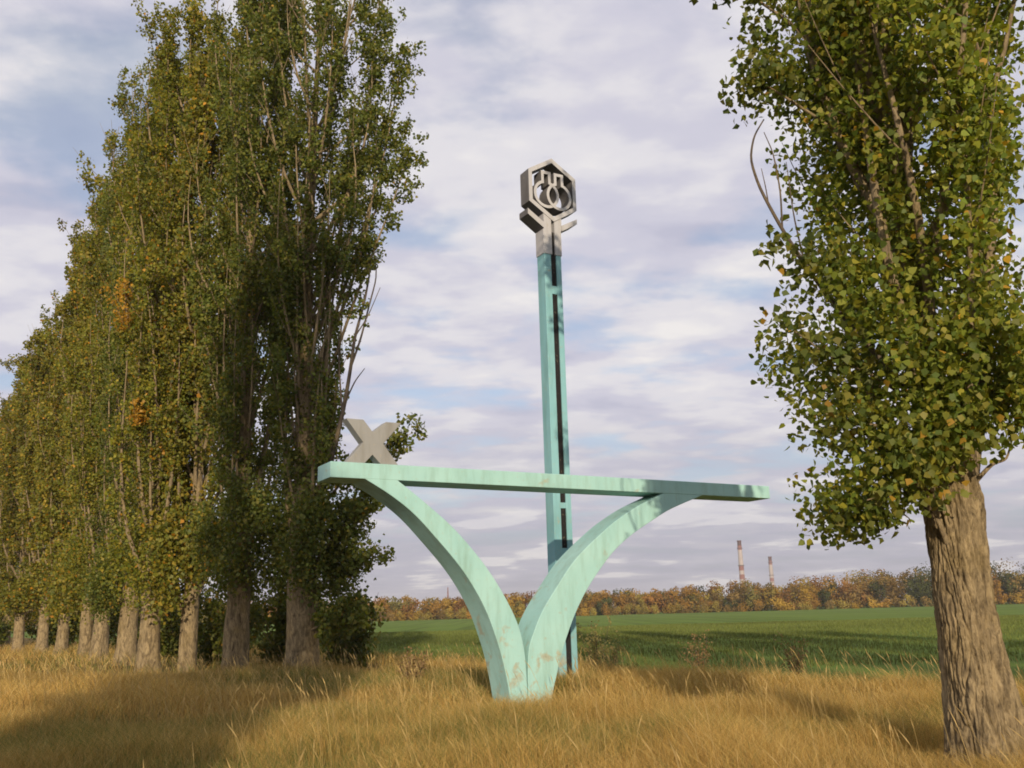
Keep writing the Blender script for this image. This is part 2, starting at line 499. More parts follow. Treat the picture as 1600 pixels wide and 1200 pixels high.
# grey head plates
for pts in ([(3.015, 10.852), (3.275, 10.852), (3.275, 11.835), (3.045, 11.975), (3.045, 11.55), (3.015, 11.52)],
            [(3.372, 10.852), (3.575, 10.852), (3.575, 11.55), (3.600, 11.60), (3.600, 11.925), (3.372, 11.79)]):
    V, Fc = poly_prism(pts, PV - 0.012, PV + PD + 0.012)
    link('head_plate', fixn(pd_mesh('head_plate', V, Fc, [M['grey'], M['greydark']])), pyl)
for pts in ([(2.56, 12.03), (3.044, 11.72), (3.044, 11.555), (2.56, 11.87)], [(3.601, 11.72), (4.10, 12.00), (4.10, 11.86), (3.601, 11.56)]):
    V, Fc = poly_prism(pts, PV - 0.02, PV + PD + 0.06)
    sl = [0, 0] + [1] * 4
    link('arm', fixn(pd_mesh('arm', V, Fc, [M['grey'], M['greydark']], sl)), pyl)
HC = (3.355, 12.705)
def hexa(r, ku=0.845):
    return [(HC[0] + r * ku * math.cos(rad(90 - 60 * k)) / 0.866 * 0.866, HC[1] + r * math.sin(rad(90 - 60 * k))) for k in range(6)]
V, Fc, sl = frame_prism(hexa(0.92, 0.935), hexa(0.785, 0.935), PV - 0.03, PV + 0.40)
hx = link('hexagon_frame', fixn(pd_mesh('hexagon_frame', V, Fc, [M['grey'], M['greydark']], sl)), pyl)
def flask(cu, cz, v0, v1):
    ro, ri, wo, wi, zt = 0.395, 0.315, 0.150, 0.068, 13.215
    a_o = math.asin(wo / ro); a_i = math.asin(wi / ri)
    outer = []; inner = []
    N = 40
    for k in range(N + 1):
        t = k / N
        ao = a_o + t * (2 * math.pi - 2 * a_o); ai = a_i + t * (2 * math.pi - 2 * a_i)
        outer.append((cu + ro * math.sin(ao), cz + ro * math.cos(ao)))
        inner.append((cu + ri * math.sin(ai), cz + ri * math.cos(ai)))
    outer += [(cu - wo, zt), (cu + wo, zt)]
    inner += [(cu - wi, zt - 0.085), (cu + wi, zt - 0.085)]
    return frame_prism(outer, inner, v0, v1)
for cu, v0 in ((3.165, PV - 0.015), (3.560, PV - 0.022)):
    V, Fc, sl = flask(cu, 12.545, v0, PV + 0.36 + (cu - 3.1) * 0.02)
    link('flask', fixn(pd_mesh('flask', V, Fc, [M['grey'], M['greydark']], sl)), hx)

# ------------------------------------------------------------------ poplars
def tube(path, radii, nseg):
    """swept tube, returns V, faces(quads)"""
    path = np.asarray(path, float); n = len(path)
    tang = np.gradient(path, axis=0); tang /= np.linalg.norm(tang, axis=1)[:, None] + 1e-9
    ref = np.array([1.0, 0, 0]) if abs(tang[0][0]) < 0.8 else np.array([0, 1.0, 0])
    a = np.cross(tang, ref); a /= np.linalg.norm(a, axis=1)[:, None] + 1e-9
    b_ = np.cross(tang, a)
    th = np.linspace(0, 2 * np.pi, nseg, endpoint=False)
    V = path[:, None, :] + radii[:, None, None] * (np.cos(th)[None, :, None] * a[:, None, :] + np.sin(th)[None, :, None] * b_[:, None, :])
    i = np.arange(n - 1)[:, None] * nseg; j = np.arange(nseg)[None, :]; j2 = (j + 1) % nseg
    Fq = np.stack([i + j, i + j2, i + nseg + j2, i + nseg + j], -1).reshape(-1, 4)
    return V.reshape(-1, 3), Fq
class Collect:
    def __init__(self): self.V = []; self.F = []; self.n = 0
    def add(self, V, Fq):
        self.V.append(V); self.F.append(Fq + self.n); self.n += len(V)
    def mesh(self, name, mat):
        return np_mesh(name, np.concatenate(self.V), np.concatenate(self.F), mat, smooth=True)
def leaf_cards(P, size, rs, col, droop=0.35, six=False):
    """deltoid leaves: 4-corner, folded along the midrib"""
    n = len(P)
    ax = rs.normal(size=(n, 3)); ax[:, 2] -= droop * 2; ax /= np.linalg.norm(ax, axis=1)[:, None]
    r = rs.normal(size=(n, 3)); sd = np.cross(ax, r); sd /= np.linalg.norm(sd, axis=1)[:, None] + 1e-9
    nm = np.cross(ax, sd)
    s = (size * rs.uniform(0.65, 1.25, n))[:, None]
    base = P - ax * s * 0.5
    if six:
        V = np.stack([base, base + ax * s * 0.20 + sd * s * 0.44 + nm * s * 0.08, base + ax * s * 0.58 + sd * s * 0.36 + nm * s * 0.05, base + ax * s * 1.08 - nm * s * 0.06,
                      base + ax * s * 0.58 - sd * s * 0.36 + nm * s * 0.05, base + ax * s * 0.20 - sd * s * 0.44 + nm * s * 0.08], 1)
    else:
        V = np.stack([base, base + ax * s * 0.36 + sd * s * 0.50 + nm * s * 0.10, base + ax * s * 1.05, base + ax * s * 0.36 - sd * s * 0.50 + nm * s * 0.10], 1)
    k = V.shape[1]
    Fq = np.arange(k * n, dtype=np.int32).reshape(-1, k)
    return V.reshape(-1, 3), Fq, np.repeat(col, k, axis=0)
def leaf_colors(n, rs, P, yellow=0.04, hue=0.0):
    g = np.array([[0.145, 0.172, 0.026], [0.190, 0.200, 0.032], [0.100, 0.138, 0.026], [0.250, 0.225, 0.036]])
    c = g[rs.choice(4, n, p=[0.34, 0.28, 0.22, 0.16])] * rs.uniform(0.75, 1.25, (n, 1))
    c[:, 0] *= 1 + hue
    y = rs.rand(n) < yellow
    c[y] = np.array([0.42, 0.24, 0.030]) * rs.uniform(0.7, 1.2, (y.sum(), 1))
    return c
def poplar(seed, H, z0, prof, n_limb, n_leaf, leaf_size, tintc=(1, 1, 1), **kw):
    d = poplar_(seed, H, z0, prof, n_limb, n_leaf, leaf_size, **kw)
    d['col'] = d['col'] * np.array(tintc)
    return d
def poplar_(seed, H, z0, prof, n_limb, n_leaf, leaf_size, lo_leaf=None, yellow=0.03, twig=True, gapk=1.0, spots=(), spread=1.0, long=(0.20, 0.34)):
    """returns dict with limb mesh and leaf arrays in tree space (base at origin)"""
    rs = np.random.RandomState(seed)
    wood = Collect(); pts = []; wts = []
    def R(z): return np.interp(z, [p[0] for p in prof], [p[1] for p in prof])
    segs = []
    for k in range(n_limb):
        f = (k + rs.rand()) / n_limb
        hb = z0 * 0.75 + (H * 0.86 - z0 * 0.75) * f ** 1.1
        az = k * 2.39996 + rs.normal() * 0.35
        L = rs.uniform(*long) * H * (1 - 0.45 * f)
        top = min(hb + L, H * rs.uniform(0.97, 1.0))
        reach = R(hb + 0.45 * L) * rs.uniform(0.45, 1.0)
        t = np.linspace(0, 1, 9)
        rr = reach * (1 - (1 - t) ** 2.1) * (1 - 0.10 * t * t)
        wob = rs.normal(size=2) * 0.16
        x = np.cos(az) * rr + wob[0] * np.sin(t * 4 + k); y = np.sin(az) * rr + wob[1] * np.cos(t * 3.3 + k)
        x -= (wob[0] * np.sin(k)) * (1 - t); y -= (wob[1] * np.cos(k)) * (1 - t)
        z = hb + (top - hb) * (0.55 * t + 0.45 * t ** 1.4)
        path = np.stack([x, y, z], -1)
        r0 = rs.uniform(0.045, 0.105) * (1.1 - 0.55 * f)
        wood.add(*tube(path, np.linspace(r0, 0.008, 9), 6))
        segs.append((path[2:], 1.0))
        for q in range(5 if twig else 3):
            i0 = rs.randint(2, 8)
            d = rs.normal(size=3) * 0.45; d[2] = rs.uniform(0.7, 1.3)
            out = np.array([np.cos(az), np.sin(az), 0]) * rs.uniform(-0.2, 0.5)
            ln = rs.uniform(0.5, 1.5)
            tt = np.linspace(0, 1, 5)[:, None]
            pth = path[i0] + (d + out) * ln * tt + np.array([0, 0, 0.35]) * tt ** 2
            wood.add(*tube(pth, np.linspace(0.014, 0.004, 5), 4))
            segs.append((pth, 0.8))
    ln = np.array([np.linalg.norm(np.diff(s, axis=0), axis=1).sum() * w for s, w in segs])
    # clumps: every segment gets its own density, so the crown keeps gaps
    dens = ln * rs.uniform(1 - 0.75 * gapk, 1.6, len(ln)).clip(0.02)
    cnt = rs.multinomial(n_leaf, dens / dens.sum())
    P = []; tint = []
    for (s, w), c in zip(segs, cnt):
        if c == 0: continue
        nc = max(1, c // 26)
        u = rs.rand(nc) * (len(s) - 1)
        ctr = np.stack([np.interp(u, np.arange(len(s)), s[:, j]) for j in range(3)], -1) + rs.normal(size=(nc, 3)).clip(-1.8, 1.8) * np.array([0.15, 0.15, 0.12]) * spread
        idx = rs.randint(0, nc, c)
        P.append(ctr[idx] + rs.normal(size=(c, 3)).clip(-1.7, 1.7) * np.array([0.12, 0.12, 0.16]) * spread)
        tint.append((rs.uniform(0.8, 1.22) * rs.uniform(0.85, 1.15, nc))[idx])
    P = np.concatenate(P); tint = np.concatenate(tint)
    col = leaf_colors(len(P), rs, P, yellow) * tint[:, None]
    for (sx, sy, sz, sr) in spots:                       # a bough already turned yellow
        d = np.linalg.norm((P - np.array([sx, sy, sz])) / np.array([1, 1.6, 1.3]), axis=1)
        m_ = (d < sr) & (rs.rand(len(P)) < 0.75)
        col[m_] = np.array([0.40, 0.25, 0.035]) * rs.uniform(0.7, 1.2, (m_.sum(), 1))
    size = np.full(len(P), leaf_size)
    return dict(wood=wood, P=P, col=col, size=size, rs=rs)
def trunk_mesh(name, path, radii, nseg, nring, depth, mat, flare=True, seed=0.0):
    path = np.asarray(path, float)
    q = np.linspace(0, 1, nring); k = np.linspace(0, 1, len(path))
    pp = np.stack([np.interp(q, k, path[:, j]) for j in range(3)], -1); r = np.interp(q, k, radii)
    V, Fq = tube(pp, r, nseg)
    ctr = np.repeat(pp, nseg, axis=0); rad_ = np.repeat(r, nseg)
    out = V - ctr; out /= np.linalg.norm(out, axis=1)[:, None] + 1e-9
    th = np.tile(np.linspace(0, 2 * np.pi, nseg, endpoint=False), nring)
    d = np.empty(len(V))
    for i_ in range(len(V)):
        t_ = th[i_]; z_ = pp[i_ // nseg, 2]
        wob = mnoise.noise(Vector((math.cos(t_) * 2.2 + seed, math.sin(t_) * 2.2, z_ * 1.3)))
        rn = mnoise.noise(Vector((math.cos(t_ + 0.25 * wob) * 7.0 + seed, math.sin(t_ + 0.25 * wob) * 7.0, z_ * 1.9)))
        pl = mnoise.noise(Vector((math.cos(t_) * 9 + seed, math.sin(t_) * 9, z_ * 5.5)))
        ridge = 1 - min(1.0, abs(rn) * 4.2)
        lump = mnoise.noise(Vector((math.cos(t_) * 1.2, math.sin(t_) * 1.2 + seed, z_ * 0.8)))
        r2 = mnoise.noise(Vector((math.cos(t_ + 0.2 * wob) * 15.0 + seed, math.sin(t_ + 0.2 * wob) * 15.0, z_ * 6.0 + 7)))
        ridge2 = 1 - min(1.0, abs(r2) * 3.6)
        d[i_] = depth * (-(ridge ** 2) * 1.0 - 0.55 * ridge2 ** 2 + 0.55 * pl) + rad_[i_] * 0.10 * lump
        if flare:
            zz = max(0.0, 1 - z_ / 0.9)
            d[i_] += rad_[i_] * 0.28 * zz * zz * (0.3 + 0.7 * math.sin(4 * t_ + seed + wob))
    return np_mesh(name, V + out * d[:, None], Fq, mat, smooth=True)

GROUP_ROW = 'poplars of the roadside row'
# ---- the big near poplar on the right
TX, TY = 4.86, 10.4
tree = empty('poplar_tree', (TX, TY, 0))
tag(tree, 'big poplar with furrowed trunk at the right edge, nearest to the viewer', 'tree', GROUP_ROW)
path = [(0.10, 0, -0.3), (0.04, 0, 0.35), (0, 0, 1.0), (-0.01, 0, 1.6), (-0.01, 0, 2.1), (0.01, 0.0, 2.8), (-0.02, 0.05, 3.8), (-0.09, 0.08, 4.95), (-0.14, 0.1, 6.6), (-0.14, 0.1, 7.9), (-0.06, 0.1, 9.3), (0, 0, 13), (0, 0, 18), (0, 0, 23)]
radii = np.array([0.44, 0.39, 0.335, 0.31, 0.295, 0.315, 0.22, 0.19, 0.155, 0.14, 0.125, 0.10, 0.06, 0.02])
zs = np.array([p[2] for p in path])
fine = np.linspace(-0.3, 4.0, 60); fp = np.stack([np.interp(fine, zs, [p[j] for p in path]) for j in range(3)], -1); fr = np.interp(fine, zs, radii)
link('trunk', trunk_mesh('trunk', fp, fr, 260, 300, 0.036, M['bark'], seed=2.3), tree)
hi = np.linspace(3.9, 23, 40); hp = np.stack([np.interp(hi, zs, [p[j] for p in path]) for j in range(3)], -1); hr = np.interp(hi, zs, radii)
link('upper_trunk', trunk_mesh('upper_trunk', hp, hr, 24, 90, 0.012, M['limb'], flare=False, seed=1.1), tree)
prof = [(2.2, 0.9), (3.0, 1.35), (4.5, 1.55), (6.2, 1.45), (7.5, 2.05), (9.3, 2.6), (13, 2.6), (18, 2.0), (22, 0.9), (24, 0.3)]
d = poplar(11, 23.5, 3.1, prof, 60, 140000, 0.09, yellow=0.012, gapk=1.0, spread=0.95, tintc=(1.30, 1.32, 1.0), spots=[(-0.5, -1.3, 4.95, 0.22), (-0.9, -1.2, 6.7, 0.18), (-0.3, -1.3, 5.3, 0.16)])
link('boughs', d['wood'].mesh('boughs', M['limb']), tree)
P, col, rs = d['P'], d['col'], d['rs']
# extra low foliage hanging round the crown's foot
k_ = 10500
ctrs = np.array([(-1.1, -0.5, 3.0), (-0.75, -0.8, 3.4), (-1.25, -0.1, 3.9), (-0.35, -0.7, 3.75), (-1.45, 0.2, 4.6), (-1.0, -0.6, 5.1), (0.7, -0.4, 3.9), (1.1, 0.0, 4.6), (0.2, -0.9, 4.5), (-0.6, -0.9, 4.4), (-1.2, 0.1, 2.75), (-0.15, -0.65, 3.6), (0.25, -0.7, 3.75), (0.5, -0.6, 3.95), (-0.55, -0.6, 3.2), (0.0, -0.75, 3.95), (0.75, -0.3, 4.0), (0.3, -0.7, 4.3)])
ex = ctrs[rs.randint(0, len(ctrs), k_)] + rs.normal(size=(k_, 3)).clip(-1.8, 1.8) * np.array([0.25, 0.25, 0.25])
P = np.concatenate([P, ex]); col = np.concatenate([col, leaf_colors(k_, rs, ex, 0.012) * np.array((1.30, 1.32, 1.0))])
# keep the base of the trunk clear
keep = ~((P[:, 2] < 2.35) | ((np.hypot(P[:, 0], P[:, 1]) < 0.62) & (P[:, 2] < 3.0)))
# openings right through the crown, taller than wide, more of them on the far right side
gap = vnoise2(P[:, 0] * 2.4 + P[:, 2] * 0.35 + 17, P[:, 2] * 0.75 + 5) * 0.65 + vnoise2(P[:, 0] * 5.5 + 3, P[:, 2] * 2.6 + 9) * 0.35
keep &= gap > np.where(P[:, 0] > 0.0, 0.36, 0.28)
P, col = P[keep], col[keep]
# the 300 leaves that show largest become single leaves
Wp = P + np.array([TX, TY, 0]) - np.array([0, 0, EYE])
zc_ = Wp @ np.array(F); xc_ = 800 + 1450 * (Wp @ np.array(RR)) / zc_; yc_ = 600 - 1450 * (Wp @ np.array(UU)) / zc_
vis = (xc_ > 1040) & (xc_ < 1590) & (yc_ > 10) & (yc_ < 900)
order = np.argsort(np.where(vis, zc_, 1e9))
single = order[:300]
rest = np.ones(len(P), bool); rest[single] = False
sz = np.where(P[rest][:, 2] > 12, 0.15, 0.077)
selr = (P[rest][:, 2] < 11) | (rs.rand(rest.sum()) < 0.5)
Vl, Fl, Cl = leaf_cards(P[rest][selr], sz[selr], rs, col[rest][selr], six=True)
tag(link('crown', np_mesh('crown', Vl, Fl, M['leaf'], Cl), tree), kind='stuff')
leaf_protos = []
for q_ in range(6):
    cc = leaf_colors(1, rs, None, 0.0)[0] if q_ < 5 else np.array([0.42, 0.25, 0.03])
    s_ = 0.085
    base_v = np.array([(0, 0, 0), (0.5, 0.36, 0.10), (0.30, 0.70, 0.03), (0, 1.08, -0.04), (-0.30, 0.70, 0.03), (-0.5, 0.36, 0.10), (0, 0.42, 0.0)]) * s_
    Ft = np.array([(0, 1, 6), (1, 2, 6), (2, 3, 6), (3, 4, 6), (4, 5, 6), (5, 0, 6)])
    leaf_protos.append(np_mesh('leaf', base_v, Ft, M['leaf'], np.tile(cc, (7, 1))))
for n_, i_ in enumerate(single):
    lf = link('leaf', leaf_protos[rs.randint(0, 5) if rs.rand() > 0.04 else 5], tree, tuple(P[i_]))
    lf.rotation_euler = (rs.uniform(-2.4, -0.6), rs.uniform(-0.7, 0.7), rs.uniform(-3.1, 3.1))
    lf.scale = (1, 1, 1)
# bare broken boughs
def bare_branch(name, parent, paths, mat):
    cl = Collect()
    for pts_, r0, r1 in paths:
        pts_ = np.array(pts_, float)
        q = np.linspace(0, len(pts_) - 1, len(pts_) * 4)
        pp = np.stack([np.interp(q, np.arange(len(pts_)), pts_[:, j]) for j in range(3)], -1)
        kk = np.array([.25, .5, .25])
        for _ in range(2):
            pp[1:-1] = 0.25 * pp[:-2] + 0.5 * pp[1:-1] + 0.25 * pp[2:]
        cl.add(*tube(pp, np.linspace(r0, r1, len(pp)), 7))
    return link(name, cl.mesh(name, mat), parent)
dt = lambda x, y, z: (x - TX, y - TY, z)
bare_branch('bare_branch', tree, [([dt(4.5, 10.3, 4.1), dt(3.95, 10.2, 4.75), dt(3.71, 10.2, 5.13), dt(3.45, 10.2, 5.6), dt(3.23, 10.2, 6.03), dt(3.01, 10.2, 6.57), dt(2.93, 10.2, 6.95), dt(3.0, 10.2, 7.25), dt(3.16, 10.25, 7.5)], 0.035, 0.008),
            ([dt(3.23, 10.2, 6.03), dt(3.24, 10.15, 6.5), dt(3.2, 10.15, 7.0), dt(3.13, 10.2, 7.3)], 0.013, 0.005),
            ([dt(3.45, 10.2, 5.6), dt(3.38, 10.2, 6.2), dt(3.36, 10.2, 6.9)], 0.013, 0.004),
            ([dt(3.1, 10.2, 6.33), dt(3.1, 10.25, 6.6), dt(3.07, 10.25, 6.85)], 0.009, 0.004)], M['deadwood'])
bare_branch('bare_branch', tree, [([dt(4.66, 10.2, 2.35), dt(4.55, 10.1, 2.6), dt(4.50, 10.1, 2.78), dt(4.36, 10.1, 2.82)], 0.035, 0.008), ([dt(4.55, 10.1, 2.6), dt(4.58, 10.0, 2.85)], 0.018, 0.006)], M['limb'])
bare_branch('bare_branch', tree, [([dt(5.1, 10.3, 3.0), dt(5.28, 10.2, 3.2), dt(5.45, 10.2, 3.24), dt(5.55, 10.2, 3.5)], 0.028, 0.006), ([dt(5.06, 10.3, 3.0), dt(5.12, 10.2, 3.3), dt(5.13, 10.2, 3.7)], 0.02, 0.006)], M['limb'])

# ---- the row on the left
profA = [(1.2, 0.9), (2.2, 1.4), (5, 1.5), (10, 1.75), (15, 2.8), (20, 3.2), (23, 2.7), (26, 1.4), (28, 0.6)]
profB = [(1.2, 0.9), (2.2, 1.5), (5, 2.0), (10, 2.6), (16, 2.7), (21, 2.1), (24, 1.2), (26, 0.4)]
def make_tree_meshes(seed, H, z0, prof, n_limb, n_leaf, size, yellow, gapk, r0, spots=(), low=6000, spread=1.0, long=(0.24, 0.40), tintc=(1, 1, 1), gaps=0):
    d = poplar(seed, H, z0, prof, n_limb, n_leaf, size, yellow=yellow, gapk=gapk, spots=spots, spread=spread, long=long, tintc=tintc)
    rs = d['rs']
    # sucker growth low on the trunk
    P = d['P']; col = d['col']
    if low:
        a = rs.uniform(0, 6.283, 14); c_ = np.stack([np.cos(a) * rs.uniform(0.6, 1.5, 14), np.sin(a) * rs.uniform(0.6, 1.5, 14), rs.uniform(2.3, 5.2, 14)], -1)
        ex = c_[rs.randint(0, 14, low)] + rs.normal(size=(low, 3)) * np.array([0.32, 0.32, 0.5])
        ex = ex[ex[:, 2] > 1.2]
        P = np.concatenate([P, ex]); col = np.concatenate([col, leaf_colors(len(ex), rs, ex, yellow) * np.array(tintc)])
    hi_ = P[:, 2] > 2.0 + 0.5 * np.sin(P[:, 0] * 2.1 + seed) + 0.3 * rs.normal(size=len(P))
    P, col = P[hi_], col[hi_]
    if gaps:
        g_ = vnoise2(P[:, 0] * 1.7 + P[:, 2] * 0.12 + seed, P[:, 2] * 0.28 + 5) * 0.6 + vnoise2(P[:, 0] * 4.2 + 3, P[:, 2] * 1.1 + 9) * 0.4
        k2 = (g_ > gaps) | (P[:, 2] < 5.5)
        P, col = P[k2], col[k2]
    Vl, Fl, Cl = leaf_cards(P, size, rs, col)
    crown = np_mesh('crown', Vl, Fl, M['leaf'], Cl)
    wood = d['wood'].mesh('boughs', M['limb'])
    zz = np.linspace(-0.3, H * 0.95, 60)
    rr = np.interp(zz, [-0.3, 0.3, 1.5, 3, 6, 12, 20, H], [r0 * 1.35, r0 * 1.12, r0, r0 * 0.95, r0 * 0.62, r0 * 0.45, r0 * 0.2, 0.015])
    pth = np.stack([np.sin(zz * 0.22 + seed) * 0.10 - math.sin(seed) * 0.10, np.cos(zz * 0.19 + seed) * 0.1 - math.cos(seed) * 0.1, zz], -1)
    trunk = trunk_mesh('trunk', pth, rr, 36, 110, 0.03, M['bark'], seed=seed * 0.7)
    return trunk, wood, crown
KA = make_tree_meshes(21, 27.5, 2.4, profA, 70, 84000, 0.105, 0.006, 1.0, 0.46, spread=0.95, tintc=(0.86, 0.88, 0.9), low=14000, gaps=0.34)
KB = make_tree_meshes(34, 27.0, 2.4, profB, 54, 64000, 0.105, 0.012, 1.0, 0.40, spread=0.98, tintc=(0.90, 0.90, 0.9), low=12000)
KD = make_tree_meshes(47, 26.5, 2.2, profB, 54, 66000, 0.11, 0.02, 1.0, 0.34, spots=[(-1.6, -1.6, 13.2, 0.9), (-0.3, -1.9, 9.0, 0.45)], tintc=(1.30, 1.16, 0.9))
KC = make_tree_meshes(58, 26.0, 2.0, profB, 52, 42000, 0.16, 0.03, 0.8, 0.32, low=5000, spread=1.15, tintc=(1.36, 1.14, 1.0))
def place_tree(kit, x, y, rz, sc_, label, group=GROUP_ROW):
    t = empty('poplar_tree', (x, y, float(ground_z(x, y)) - 0.02), rz)
    t.scale = sc_
    tag(t, label, 'tree', group)
    link('trunk', kit[0], t); link('boughs', kit[1], t)
    tag(link('crown', kit[2], t), kind='stuff')
    return t
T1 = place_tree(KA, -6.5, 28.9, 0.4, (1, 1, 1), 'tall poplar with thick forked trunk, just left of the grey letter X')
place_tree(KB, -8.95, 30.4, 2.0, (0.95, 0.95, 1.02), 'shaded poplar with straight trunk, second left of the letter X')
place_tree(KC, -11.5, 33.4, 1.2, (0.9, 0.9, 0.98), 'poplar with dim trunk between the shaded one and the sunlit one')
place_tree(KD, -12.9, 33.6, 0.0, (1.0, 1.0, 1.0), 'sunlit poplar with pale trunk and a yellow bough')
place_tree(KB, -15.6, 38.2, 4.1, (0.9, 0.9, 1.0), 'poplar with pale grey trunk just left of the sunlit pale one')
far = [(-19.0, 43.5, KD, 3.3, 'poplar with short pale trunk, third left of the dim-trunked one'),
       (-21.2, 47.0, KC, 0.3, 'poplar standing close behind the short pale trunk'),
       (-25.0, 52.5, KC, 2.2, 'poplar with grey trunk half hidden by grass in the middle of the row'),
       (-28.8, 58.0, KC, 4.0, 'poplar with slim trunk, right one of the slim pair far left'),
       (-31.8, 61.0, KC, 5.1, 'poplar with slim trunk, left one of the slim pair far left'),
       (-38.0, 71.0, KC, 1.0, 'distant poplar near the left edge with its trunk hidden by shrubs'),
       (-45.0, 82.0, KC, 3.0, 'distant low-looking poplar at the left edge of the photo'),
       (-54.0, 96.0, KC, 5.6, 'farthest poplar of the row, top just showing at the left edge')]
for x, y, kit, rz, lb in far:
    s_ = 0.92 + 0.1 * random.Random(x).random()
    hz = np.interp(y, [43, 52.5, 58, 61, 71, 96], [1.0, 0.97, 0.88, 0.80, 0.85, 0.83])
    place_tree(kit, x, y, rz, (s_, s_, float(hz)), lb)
# trees of the same avenue outside the frame, whose shade lies across the grass and the field
place_tree(KB, 11.2, 1.5, 0.7, (1.05, 1.05, 1.12), 'poplar next in the row beyond the right edge of the photo')
place_tree(KC, 17.4, -7.5, 1.9, (1.05, 1.05, 1.12), 'poplar second in the row beyond the right edge of the photo')
place_tree(KC, 23.4, -16.5, 3.9, (1.05, 1.05, 1.12), 'poplar third in the row beyond the right edge of the photo')
place_tree(KC, 29.5, -25.0, 5.0, (1.05, 1.05, 1.12), 'poplar fourth in the row beyond the right edge of the photo')
place_tree(KC, -3.5, -14.5, 2.7, (1.35, 1.35, 1.06), 'poplar across the road behind the viewer', 'poplars across the road')

# T1's low leafy boughs reaching right, and its bare twigs
rs = np.random.RandomState(77)
def leafy_bough(name, parent, pts_, r0, n, spread, size):
    """a bough with its leaves as its own sub-part"""
    b_ = bare_branch(name, parent, [(pts_, r0, 0.008)], M['limb'])
    pts_ = np.array(pts_, float)
    u = rs.beta(2.0, 1.1, n) * (len(pts_) - 1)
    nc = max(4, n // 40)
    uc = rs.beta(2.0, 1.1, nc) * (len(pts_) - 1)
    ctr = np.stack([np.interp(uc, np.arange(len(pts_)), pts_[:, j]) for j in range(3)], -1) + rs.normal(size=(nc, 3)).clip(-1.7, 1.7) * spread
    P_ = ctr[rs.randint(0, nc, n)] + rs.normal(size=(n, 3)).clip(-1.7, 1.7) * 0.13
    Vl, Fl, Cl = leaf_cards(P_, np.full(n, size), rs, leaf_colors(n, rs, P_, 0.01) * 0.9)
    tag(link('foliage', np_mesh('foliage', Vl, Fl, M['leaf'], Cl), b_), kind='stuff')
    return b_
T1.rotation_euler = (0, 0, 0)
w = lambda x, y, z: (x + 6.5, y - 28.9, z)
leafy_bough('low_bough', T1, [w(-6.2, 28.6, 2.4), w(-5.4, 28.4, 2.9), w(-4.7, 28.3, 3.25), w(-3.95, 28.3, 3.45)], 0.05, 900, 0.16, 0.13)
leafy_bough('low_bough', T1, [w(-6.2, 28.6, 4.6), w(-5.4, 28.4, 5.6), w(-4.4, 28.4, 6.6), w(-3.15, 28.4, 7.15)], 0.06, 1500, 0.26, 0.13)
leafy_bough('low_bough', T1, [w(-6.2, 28.6, 3.2), w(-5.5, 28.3, 4.0), w(-4.9, 28.3, 4.7), w(-4.35, 28.3, 5.2)], 0.05, 1400, 0.25, 0.13)
leafy_bough('low_bough', T1, [w(-6.2, 28.6, 1.3), w(-5.7, 28.3, 1.5), w(-5.1, 28.3, 1.7), w(-4.8, 28.3, 1.9)], 0.04, 1500, 0.27, 0.13)
leafy_bough('plume_bough', T1, [w(-6.2, 28.6, 9.5), w(-5.0, 28.4, 13.0), w(-4.0, 28.4, 17.0), w(-3.4, 28.4, 20.9)], 0.07, 3600, 0.30, 0.11)
leafy_bough('plume_bough', T1, [w(-6.2, 28.6, 8.0), w(-4.8, 28.2, 12.0), w(-3.7, 28.2, 15.0), w(-3.15, 28.2, 16.9)], 0.06, 2600, 0.26, 0.11)
leafy_bough('plume_bough', T1, [w(-6.2, 28.6, 11.0), w(-5.2, 28.4, 15.5), w(-4.6, 28.4, 19.0), w(-4.3, 28.4, 22.8)], 0.07, 3000, 0.28, 0.11)
bare_branch('bare_branch', T1, [([w(-6.0, 28.6, 5.2), w(-5.5, 28.3, 6.9), w(-5.22, 28.2, 8.14), w(-5.05, 28.2, 9.3), w(-4.95, 28.2, 10.26), w(-4.65, 28.2, 11.4), w(-4.45, 28.2, 12.66), w(-4.6, 28.2, 13.5)], 0.085, 0.02),
            ([w(-5.05, 28.2, 9.3), w(-4.75, 28.2, 10.2), w(-4.5, 28.2, 11.3), w(-4.25, 28.2, 12.3), w(-4.4, 28.2, 13.4)], 0.04, 0.015),
            ([w(-5.3, 28.2, 7.8), w(-5.4, 28.1, 9.2), w(-5.45, 28.1, 10.4)], 0.035, 0.012),
            ([w(-5.22, 28.2, 8.14), w(-4.9, 28.1, 8.8), w(-4.6, 28.1, 9.2)], 0.03, 0.012), ([w(-4.95, 28.2, 10.26), w(-4.55, 28.2, 10.9), w(-4.15, 28.2, 11.9)], 0.025, 0.01)], M['deadwood'])

for pts_, n_ in (([(4.6, 10.3, 6.6), (3.9, 10.1, 7.3), (3.3, 10.0, 7.7), (2.95, 10.0, 7.95)], 420), ([(4.6, 10.3, 4.6), (4.0, 10.0, 5.1), (3.55, 9.9, 5.35), (3.25, 9.9, 5.6)], 260),
                 ([(4.6, 10.3, 3.9), (4.0, 10.0, 4.2), (3.5, 9.9, 4.4), (3.15, 9.9, 4.7)], 420), ([(4.6, 10.3, 3.4), (4.1, 10.0, 3.6), (3.7, 9.9, 3.65), (3.4, 9.9, 3.75)], 300),
                 ([(4.7, 10.3, 2.9), (4.3, 10.0, 3.0), (3.9, 9.9, 2.85), (3.55, 9.9, 2.75)], 380), ([(4.6, 10.2, 7.4), (3.6, 10.0, 8.6), (2.9, 10.0, 9.2), (2.45, 10.0, 9.5)], 500)):
    leafy_bough('sprig', tree, [dt(*p_) for p_ in pts_], 0.028, int(n_ * 1.3), 0.15, 0.09)
